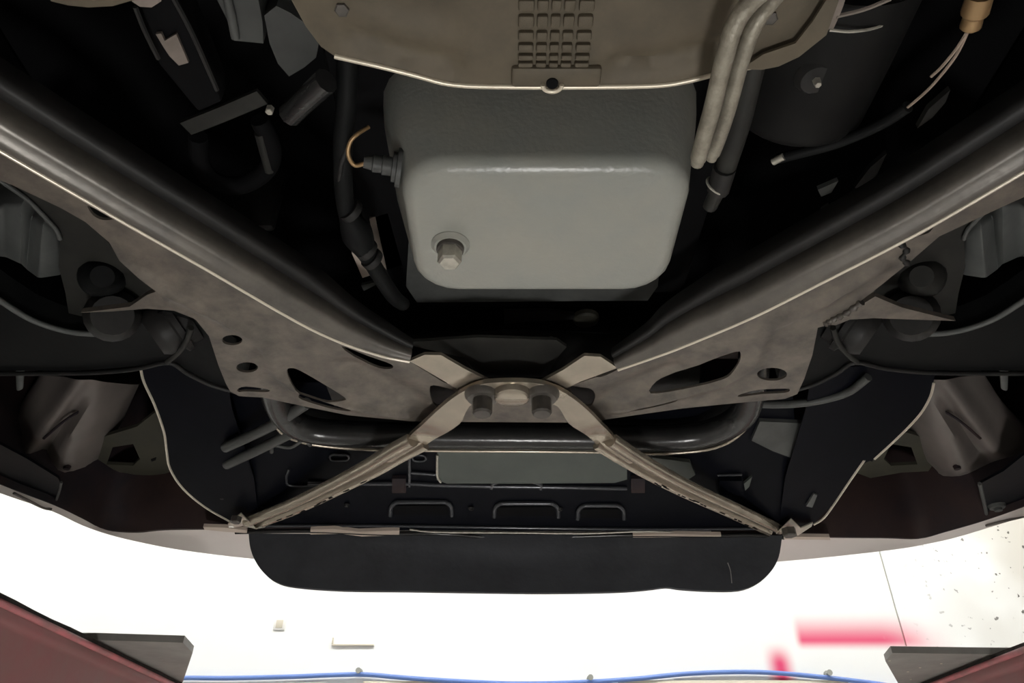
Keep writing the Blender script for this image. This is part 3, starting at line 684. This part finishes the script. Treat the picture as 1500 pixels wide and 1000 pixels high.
plate('tray_tab', [tray(a, b_) for a, b_ in [(1088, 700), (1100, 690), (1096, 704), (1090, 710)]], [], lambda x, y: trz(y) - .010, .004, 'cooler', tp, 0)
plate('tray_tab', [tray(a, b_) for a, b_ in [(1179, 733), (1190, 715), (1195, 717), (1188, 735)]], [], lambda x, y: trz(y) - .010, .004, 'block_grey', tp, 0)
for a, b_ in ((326, 726), (268, 659), (820, 743), (690, 742), (508, 737)):
    p = tray(a, b_, -.002); lathe('push_pin', p, p + Vector((0, 0, -.004)), [(0, .005), (1, .003)], 'dark_steel', tp, 10)

# ---- bumper skin
Bo = [(-140, 665), (-80, 690), (0, 722), (75, 748), (120, 769), (160, 783), (210, 795), (270, 806), (370, 818), (500, 826), (750, 832), (1000, 829), (1145, 822), (1300, 806), (1360, 796), (1400, 787), (1450, 772), (1500, 756), (1580, 725), (1650, 695)]
Bi = [(-140, 642), (-80, 670), (0, 707), (80, 738), (122, 758), (155, 774), (200, 778), (250, 774), (370, 774), (500, 780), (750, 784), (1000, 785), (1145, 785), (1290, 786), (1345, 787), (1385, 777), (1440, 761), (1500, 740), (1580, 708), (1650, 678)]
bo = [UZ(a, b_, .452) for a, b_ in Bo]; bi = [UZ(a, b_, .460) for a, b_ in Bi]
bo, bi = cr(bo, 4), cr(bi, 4); N = len(bo)
rings = []
for i in range(N):
    d = bo[min(i + 1, N - 1)] - bo[max(i - 1, 0)]; d.z = 0; d.normalize(); nn = Vector((-d.y, d.x, 0))
    if nn.y < 0: nn = -nn
    o_ = bo[i]
    rings.append([bi[i], o_, o_ + nn * .012 + Vector((0, 0, .006)), o_ + nn * .022 + Vector((0, 0, .03)), o_ + nn * .025 + Vector((0, 0, .12)), o_ + nn * .01 + Vector((0, 0, .25)), o_ + nn * -.03 + Vector((0, 0, .36)),
                  o_ + nn * -.035 + Vector((0, 0, .35)), o_ + nn * .002 + Vector((0, 0, .24)), o_ + nn * .014 + Vector((0, 0, .12)), o_ + nn * .010 + Vector((0, 0, .034)), o_ + Vector((0, 0, .010)), bi[i] + Vector((0, 0, .006))])
bumper = loft('front_bumper', rings, 'silver_paint', car, label='silver painted bumper underside', angle=40)
for s, q in ((-1, [(20, 722), (60, 742), (76, 746)]), (1, [(1444, 770), (1475, 762), (1500, 756)])):
    tube('bumper_seam', [UZ(a, b_, .4525) for a, b_ in q], .0022, 'duct_brown', bumper, 6, 4)
# wheel-house liners standing on the bumper's inner edge
for s in (-1, 1):
    seq = [p for p in bi if (p.x < -.33 if s < 0 else p.x > .33)]
    lo_ = [p + Vector((0, -.004, -.002)) for p in seq]
    R = []
    for p in lo_:
        R.append([p, p + Vector((-s * .01, -.03, .05)), p + Vector((-s * .02, -.04, .16)), p + Vector((-s * .03, -.06, .34)), p + Vector((-s * .03, -.052, .34)), p + Vector((-s * .02, -.032, .16)), p + Vector((-s * .01, -.022, .05)), p + Vector((0, .006, 0))])
    loft('wheel_liner', R, 'liner_brown', car, label='dark brown plastic wheel-house liner')
# seams in the liners and outer flaps
def mx(pts): return [(1500 - a, b_) for a, b_ in pts]
plate('liner_flap', Zs([(-120, 600), (-20, 640), (40, 672), (85, 700), (90, 712), (80, 733), (20, 704), (-120, 645)], .468), [], lambda x, y: .468, .004, 'black_plastic', car, .05)
plate('liner_flap', Zs([(1620, 600), (1520, 650), (1470, 690), (1436, 708), (1440, 735), (1445, 753), (1500, 733), (1620, 680)], .468), [], lambda x, y: .468, .004, 'black_plastic', car, .05)
tube('flap_edge', Zs([(90, 706), (86, 722), (80, 738)], .466), .002, 'mid_grey', car, 6, 3)
tube('flap_edge', Zs([(1435, 708), (1439, 725), (1445, 752), (1446, 765)], .466), .003, 'mid_grey', car, 6, 3)
p = UZ(1461, 743, .464); lathe('flap_clip', p + Vector((0, 0, .004)), p + Vector((0, 0, -.006)), [(0, .014), (.5, .012), (.6, .007), (1, .006)], 'mid_grey', car, 12)
# brackets seen in the wheel house
for f in (lambda q: q, mx):
    bk = plate('headlamp_bracket', Zs(f([(120, 660), (150, 640), (200, 625), (232, 600), (250, 640), (252, 690), (225, 700), (180, 692), (140, 690)]), .55), [Zs(f([(156, 680), (165, 655), (195, 650), (205, 672), (195, 682)]), .55)], lambda x, y: .55, .006, 'bracket_olive', car, .03, label='olive grey bracket')
    plate('bracket_hole', Zs(f([(221, 673), (229, 670), (228, 674), (222, 676)]), .549), [], lambda x, y: .549, .002, 'black_matte', bk, 0)
# ducts
for f, s in ((lambda q: q, -1), (mx, 1)):
    def S(pts, f=f): return Zv([(*f([(a, b_)])[0], c) for a, b_, c in pts])
    R = [S([(60, 545, .60), (95, 552, .565), (115, 556, .545), (135, 556, .550), (160, 560, .575), (205, 560, .62), (120, 520, .70)]),
         S([(30, 590, .585), (62, 600, .545), (85, 604, .53), (100, 610, .545), (128, 614, .53), (178, 620, .60), (100, 560, .70)]),
         S([(-5, 625, .57), (30, 640, .53), (55, 645, .515), (75, 650, .53), (105, 654, .515), (155, 660, .58), (80, 600, .70)]),
         S([(-30, 645, .56), (10, 662, .52), (35, 668, .508), (55, 673, .52), (95, 692, .505), (128, 682, .565), (60, 630, .70)]),
         S([(-40, 650, .57), (5, 664, .535), (32, 672, .525), (50, 678, .535), (94, 697, .52), (124, 688, .575), (50, 640, .70)])]
    R = [cr(r, 4, True) for r in R]
    K = len(R[0]); RR = []
    cols = [cr([r[k] for r in R], 4) for k in range(K)]
    rings = [[cols[k][i] for k in range(K)] for i in range(len(cols[0]))]
    du = loft('brake_duct', rings, 'duct_brown', car, label='smooth brown grey ribbed air duct', angle=60)
    tube('duct_seam', S([(64, 642, .5145), (100, 612, .532), (145, 588, .556)]), .0022, 'liner_brown', du, 6, 4)
    p = S([(97, 687, .502)])[0]; lathe('duct_pin', p + Vector((0, 0, .006)), p, [(0, .006), (1, .005)], 'liner_brown', du, 10)
    meshobj('link_rod', S([(22, 520, .52), (38, 520, .52), (34, 570, .52), (24, 573, .52), (22, 520, .535), (38, 520, .535), (34, 570, .535), (24, 573, .535)]), [(0, 1, 2, 3), (4, 5, 6, 7), (0, 1, 5, 4), (1, 2, 6, 5), (2, 3, 7, 6), (3, 0, 4, 7)], 'block_grey', car, bevel=.003)
# splash shields with a paler edge line
SPZ = .515
def spz_(x, y): return .53 - (y - .85) * .19
for O, E in (([(200, 520), (206, 545), (212, 562), (226, 592), (240, 632), (244, 660), (249, 686), (268, 715), (300, 742), (338, 764), (380, 768), (372, 700), (340, 600), (330, 540)], [[(206, 540), (211, 560), (226, 592), (240, 632), (244, 660), (249, 686), (268, 715), (300, 742), (338, 764)]]),
             ([(1372, 530), (1366, 570), (1352, 602), (1325, 632), (1281, 672), (1262, 680), (1224, 735), (1190, 768), (1140, 774), (1150, 700), (1180, 600), (1190, 540)], [[(1368, 560), (1363, 580), (1348, 606), (1320, 636), (1281, 672)], [(1266, 674), (1245, 704), (1224, 735), (1207, 758), (1192, 768)]])):
    def hit(a, b_):
        u, f, w = ray(a, b_); t = (.53 + .85 * .19) / (w + .19 * f); return Vector((u * t, f * t, w * t))
    sp = plate('splash_shield', [hit(a, b_) for a, b_ in O], [], spz_, .002, 'black_plastic', car, .04, label='thin black splash shield with pale edge')
    for e in E: tube('shield_edge', [hit(a, b_) for a, b_ in e], .0020, 'rail_bright', sp, 6, 4, label='pale edge')
# rubber air dam under the bumper
AY = 1.262
AO = [(364, 781), (366, 800), (372, 818), (384, 836), (402, 850), (430, 857), (500, 861), (600, 861), (700, 862), (800, 863), (900, 862), (950, 859), (978, 856), (1000, 859), (1040, 862), (1085, 862), (1112, 852), (1130, 836), (1141, 815), (1146, 784)]
AP = cr([UY(a, b_, AY) for a, b_ in AO], 4)
dam = plate('air_dam', [(p.x, p.z) for p in AP], [], lambda x, y: 0, .010, 'rubber', car, .03, label='black rubber air dam flap with a white scratch', frame=lambda x, y, z: (x, AY + z + .02 * (1 - (x / .47) ** 2), y))
tube('scratch_mark', [UY(a, b_, AY + .008) for a, b_ in ((1066, 824), (1070, 836), (1072, 854))], .0012, 'scratch', dam, 5, 3, label='white scratch')
tube('seal_strip', [UZ(a, b_, .450) for a, b_ in ((345, 779), (450, 777), (560, 781), (640, 781), (700, 785), (760, 787), (850, 785), (930, 783), (1050, 784), (1100, 783), (1148, 787))], .004, 'sway_black', car, 8, 5)
tube('seal_strip', [UZ(a, b_, .451) for a, b_ in ((600, 775), (640, 779), (760, 780), (860, 781), (960, 778), (1056, 785))], .0018, 'bolt_bright', car, 8, 5)
for q in ([(298, 770), (330, 771), (362, 775), (362, 779), (330, 777), (300, 774)], [(455, 774), (490, 773), (525, 777), (585, 775), (585, 782), (530, 784), (500, 780), (455, 781)], [(927, 782), (970, 780), (1056, 782), (1056, 790), (990, 788), (927, 789)], [(1148, 784), (1215, 785), (1216, 789), (1148, 788)]):
    plate('foam_strip', Zs(q, .449), [], lambda x, y: .447, .006, 'foam_beige', car, 0, label='pale beige foam strip')

# ---- suspension arms
AZ = .505
ARM = [(-160, 330), (-80, 385), (-30, 420), (0, 441), (40, 466), (75, 480), (110, 488), (150, 490), (190, 487), (215, 470), (245, 455), (300, 470), (345, 500), (360, 560), (345, 575), (310, 565), (275, 548), (247, 531), (200, 540), (130, 546), (0, 547), (-80, 545), (-160, 540)]
for f, s in ((lambda q: q, -1), (mx, 1)):
    def armz(x, y): return AZ
    ap = Zs(f(ARM), AZ)
    am = plate('control_arm', ap, [], lambda x, y: AZ + .004, .03, 'arm_black', car, .025, label='broad dark lower control arm')
    tube('arm_rim', Zs(f([(-160, 330), (-80, 385), (-30, 420), (0, 440), (40, 465), (75, 479), (110, 487), (150, 489), (190, 486)]), AZ - .001), .0035, 'block_grey', am, 8, 5)
    tube('arm_rim', Zs(f([(346, 574), (310, 564), (275, 547), (247, 531), (200, 540), (130, 546), (0, 547), (-80, 545)]), AZ), .003, 'dark_steel', am, 8, 5)
    c0 = UZ(*f([(222, 492)])[0], .50); c1 = UZ(*f([(275, 462)])[0], .53)
    bu = lathe('bushing', c0, c1, [(0, .010), (.0, .026), (.15, .031), (.25, .033), (.5, .033), (.55, .038), (.7, .038), (.72, .033), (1, .033)], 'dark_steel', am, 26, label='round rubber bushing')
    tube('bushing_strap', Zs(f([(245, 530), (262, 515), (274, 498), (280, 480)]), .486), .0035, 'leg_grey', am, 8, 5)
    lathe('ball_boss', UZ(*f([(165, 462)])[0], .51), UZ(*f([(165, 462)])[0], .49), [(0, .03), (.6, .03), (1, .022)], 'dark_steel', am, 20)
    # pillar and knuckle above
    plate('chassis_leg', Zs(f([(-120, 215), (-20, 258), (0, 268), (30, 288), (60, 312), (80, 335), (88, 352), (86, 390), (96, 430), (104, 480), (190, 470), (240, 440), (170, 370), (130, 320), (40, 262), (-100, 190)]), .53), [], lambda x, y: .53, .03, 'leg_grey', car, .03)
    tube('leg_edge', Zs(f([(-20, 250), (12, 272), (40, 292), (66, 318), (82, 336), (88, 350)]), .527), .0025, 'mid_grey', car, 8, 4)
    lathe('mount_cup', UZ(*f([(150, 405)])[0], .545), UZ(*f([(150, 405)])[0], .515), [(0, .026), (.5, .025), (.8, .021), (1, .012)], 'leg_grey' if s > 0 else 'arm_black', car, 24)
    # faceted grey casting
    def S(pts, f=f): return Zv([(*f([(a, b_)])[0], c) for a, b_, c in pts])
    V = S([(-60, 340, .56), (5, 300, .57), (32, 300, .555), (46, 318, .58), (62, 330, .545), (84, 345, .56),
           (-50, 372, .56), (8, 378, .56), (30, 388, .55), (38, 396, .56), (56, 409, .54), (90, 404, .555)])
    V2 = [v + Vector((0, 0, .09)) for v in V]
    fs = [(i, i + 1, i + 7, i + 6) for i in range(5)]
    n = len(V); fs += [tuple(i + n for i in q) for q in fs]
    loop = [0, 1, 2, 3, 4, 5, 11, 10, 9, 8, 7, 6]
    fs += [(loop[i], loop[(i + 1) % 12], loop[(i + 1) % 12] + n, loop[i] + n) for i in range(12)]
    meshobj('steering_knuckle', V + V2, fs, 'block_grey', car, bevel=.003, label='faceted grey cast knuckle')

# ---- odds and ends on the other side of the pan
plate('mount_plate', Zs([(541, 320), (568, 312), (589, 388), (566, 395), (553, 380)], .57), [], lambda x, y: .57, .006, 'plate_tan', car, 0, label='bare tan metal plate')
plate('mount_plate', Zs([(515, 370), (526, 372), (543, 403), (531, 407)], .57), [], lambda x, y: .57, .006, 'foam_beige', car, 0)
plate('mount_plate', Zs([(529, 418), (550, 413), (551, 417), (533, 426)], .57), [], lambda x, y: .57, .004, 'mid_grey', car, 0)
mb = sweep('engine_mount', Zv([(272, 189, .52), (330, 166, .52), (384, 143, .52)]), [(-.007, 0), (.007, 0), (.007, .004), (-.007, .004)], 'leg_grey', car, n=3, label='thin brown engine mount bracket')
R = [ [UZ(a, b_, z) for a, b_ in pts] for pts, z in (([(284, 200), (392, 170), (404, 258), (345, 278), (300, 250)], .56), ([(284, 200), (392, 170), (404, 258), (345, 278), (300, 250)], .66))]
tube('mount_loop', Zv([(290, 200, .55), (292, 235, .55), (310, 262, .55), (350, 272, .55), (390, 250, .55), (398, 215, .55), (380, 175, .55)]), .009, 'black_matte', mb, 10, 5)
tube('mount_leg', Zv([(380, 195, .545), (388, 225, .545), (395, 250, .545)]), .005, 'leg_grey', mb, 8, 4)
p = UZ(396, 158, .51); hexbolt(mb, p, .0035, .006, 'bolt_bright')
box('transmission_box', UZ(330, 330, .60), UZ(425, 255, .70), 'dark_steel', car, .006)
plate('bell_bracket', Zs([(312, -60), (318, 0), (335, 34), (344, 60), (384, 69), (382, 40), (374, 0), (366, -60)], .50), [], lambda x, y: .50 + .012 * math.exp(-((x + .17) / .02) ** 2), .03, 'case_grey', car, .012, label='grey cast bracket')
plate('bell_bracket', Zs([(388, 20), (396, 60), (408, 90), (424, 110), (445, 100), (462, 88), (466, 66), (450, 40), (425, 20), (405, 8)], .51), [], lambda x, y: .51 + (x + .17) * .2, .03, 'case_grey', car, .012, label='grey cast bracket')
tube('bracket_ridge', Zv([(328, -20, .499), (338, 20, .498), (345, 55, .499)]), .0035, 'mid_grey', car, 8, 4)
rd = tube('oily_rod', Zv([(425, 168, .50), (445, 148, .495), (478, 118, .49)]), .010, 'sway_black', car, 10, 5, label='glossy oily rod')
for pts in ([(198, 10), (212, 45), (232, 86)], [(250, -10), (282, 50), (318, 132)]):
    tube('arm_edge', Zs(pts, .50), .002, 'dark_steel', car, 6, 4)
meshobj('linkage_arm', [*(UZ(a, b_, .51) for a, b_ in ((195, -20), (255, -20), (325, 150), (290, 165), (232, 95))), *(UZ(a, b_, .51) + Vector((0, 0, .03)) for a, b_ in ((195, -20), (255, -20), (325, 150), (290, 165), (232, 95)))], [(0, 1, 2, 3, 4), (5, 6, 7, 8, 9)] + [(i, (i + 1) % 5, (i + 1) % 5 + 5, i + 5) for i in range(5)], 'black_matte', car, bevel=.003)
plate('lit_opening', Zs([(228, 50), (236, 49), (241, 60), (258, 50), (276, 92), (262, 96), (248, 82), (240, 70)], .505), [], lambda x, y: .505, .003, 'plate_tan', car, 0, label='small tan plate painting the warmly lit opening in the arm')  # tan colour paints the warm light in the arm's opening
plate('tunnel_shield', Zs([(40, -160), (60, -20), (75, 2), (100, 8), (130, 11), (165, 9), (196, 0), (210, -40), (220, -160)], .41), [], lambda x, y: .41, .002, 'shield_tan', car, 0, label='pale tan shield edge')
plate('tunnel_shield', Zs([(190, -80), (193, 2), (205, 10), (222, 11), (236, 2), (240, -80)], .415), [], lambda x, y: .415, .006, 'plate_tan', car, 0)
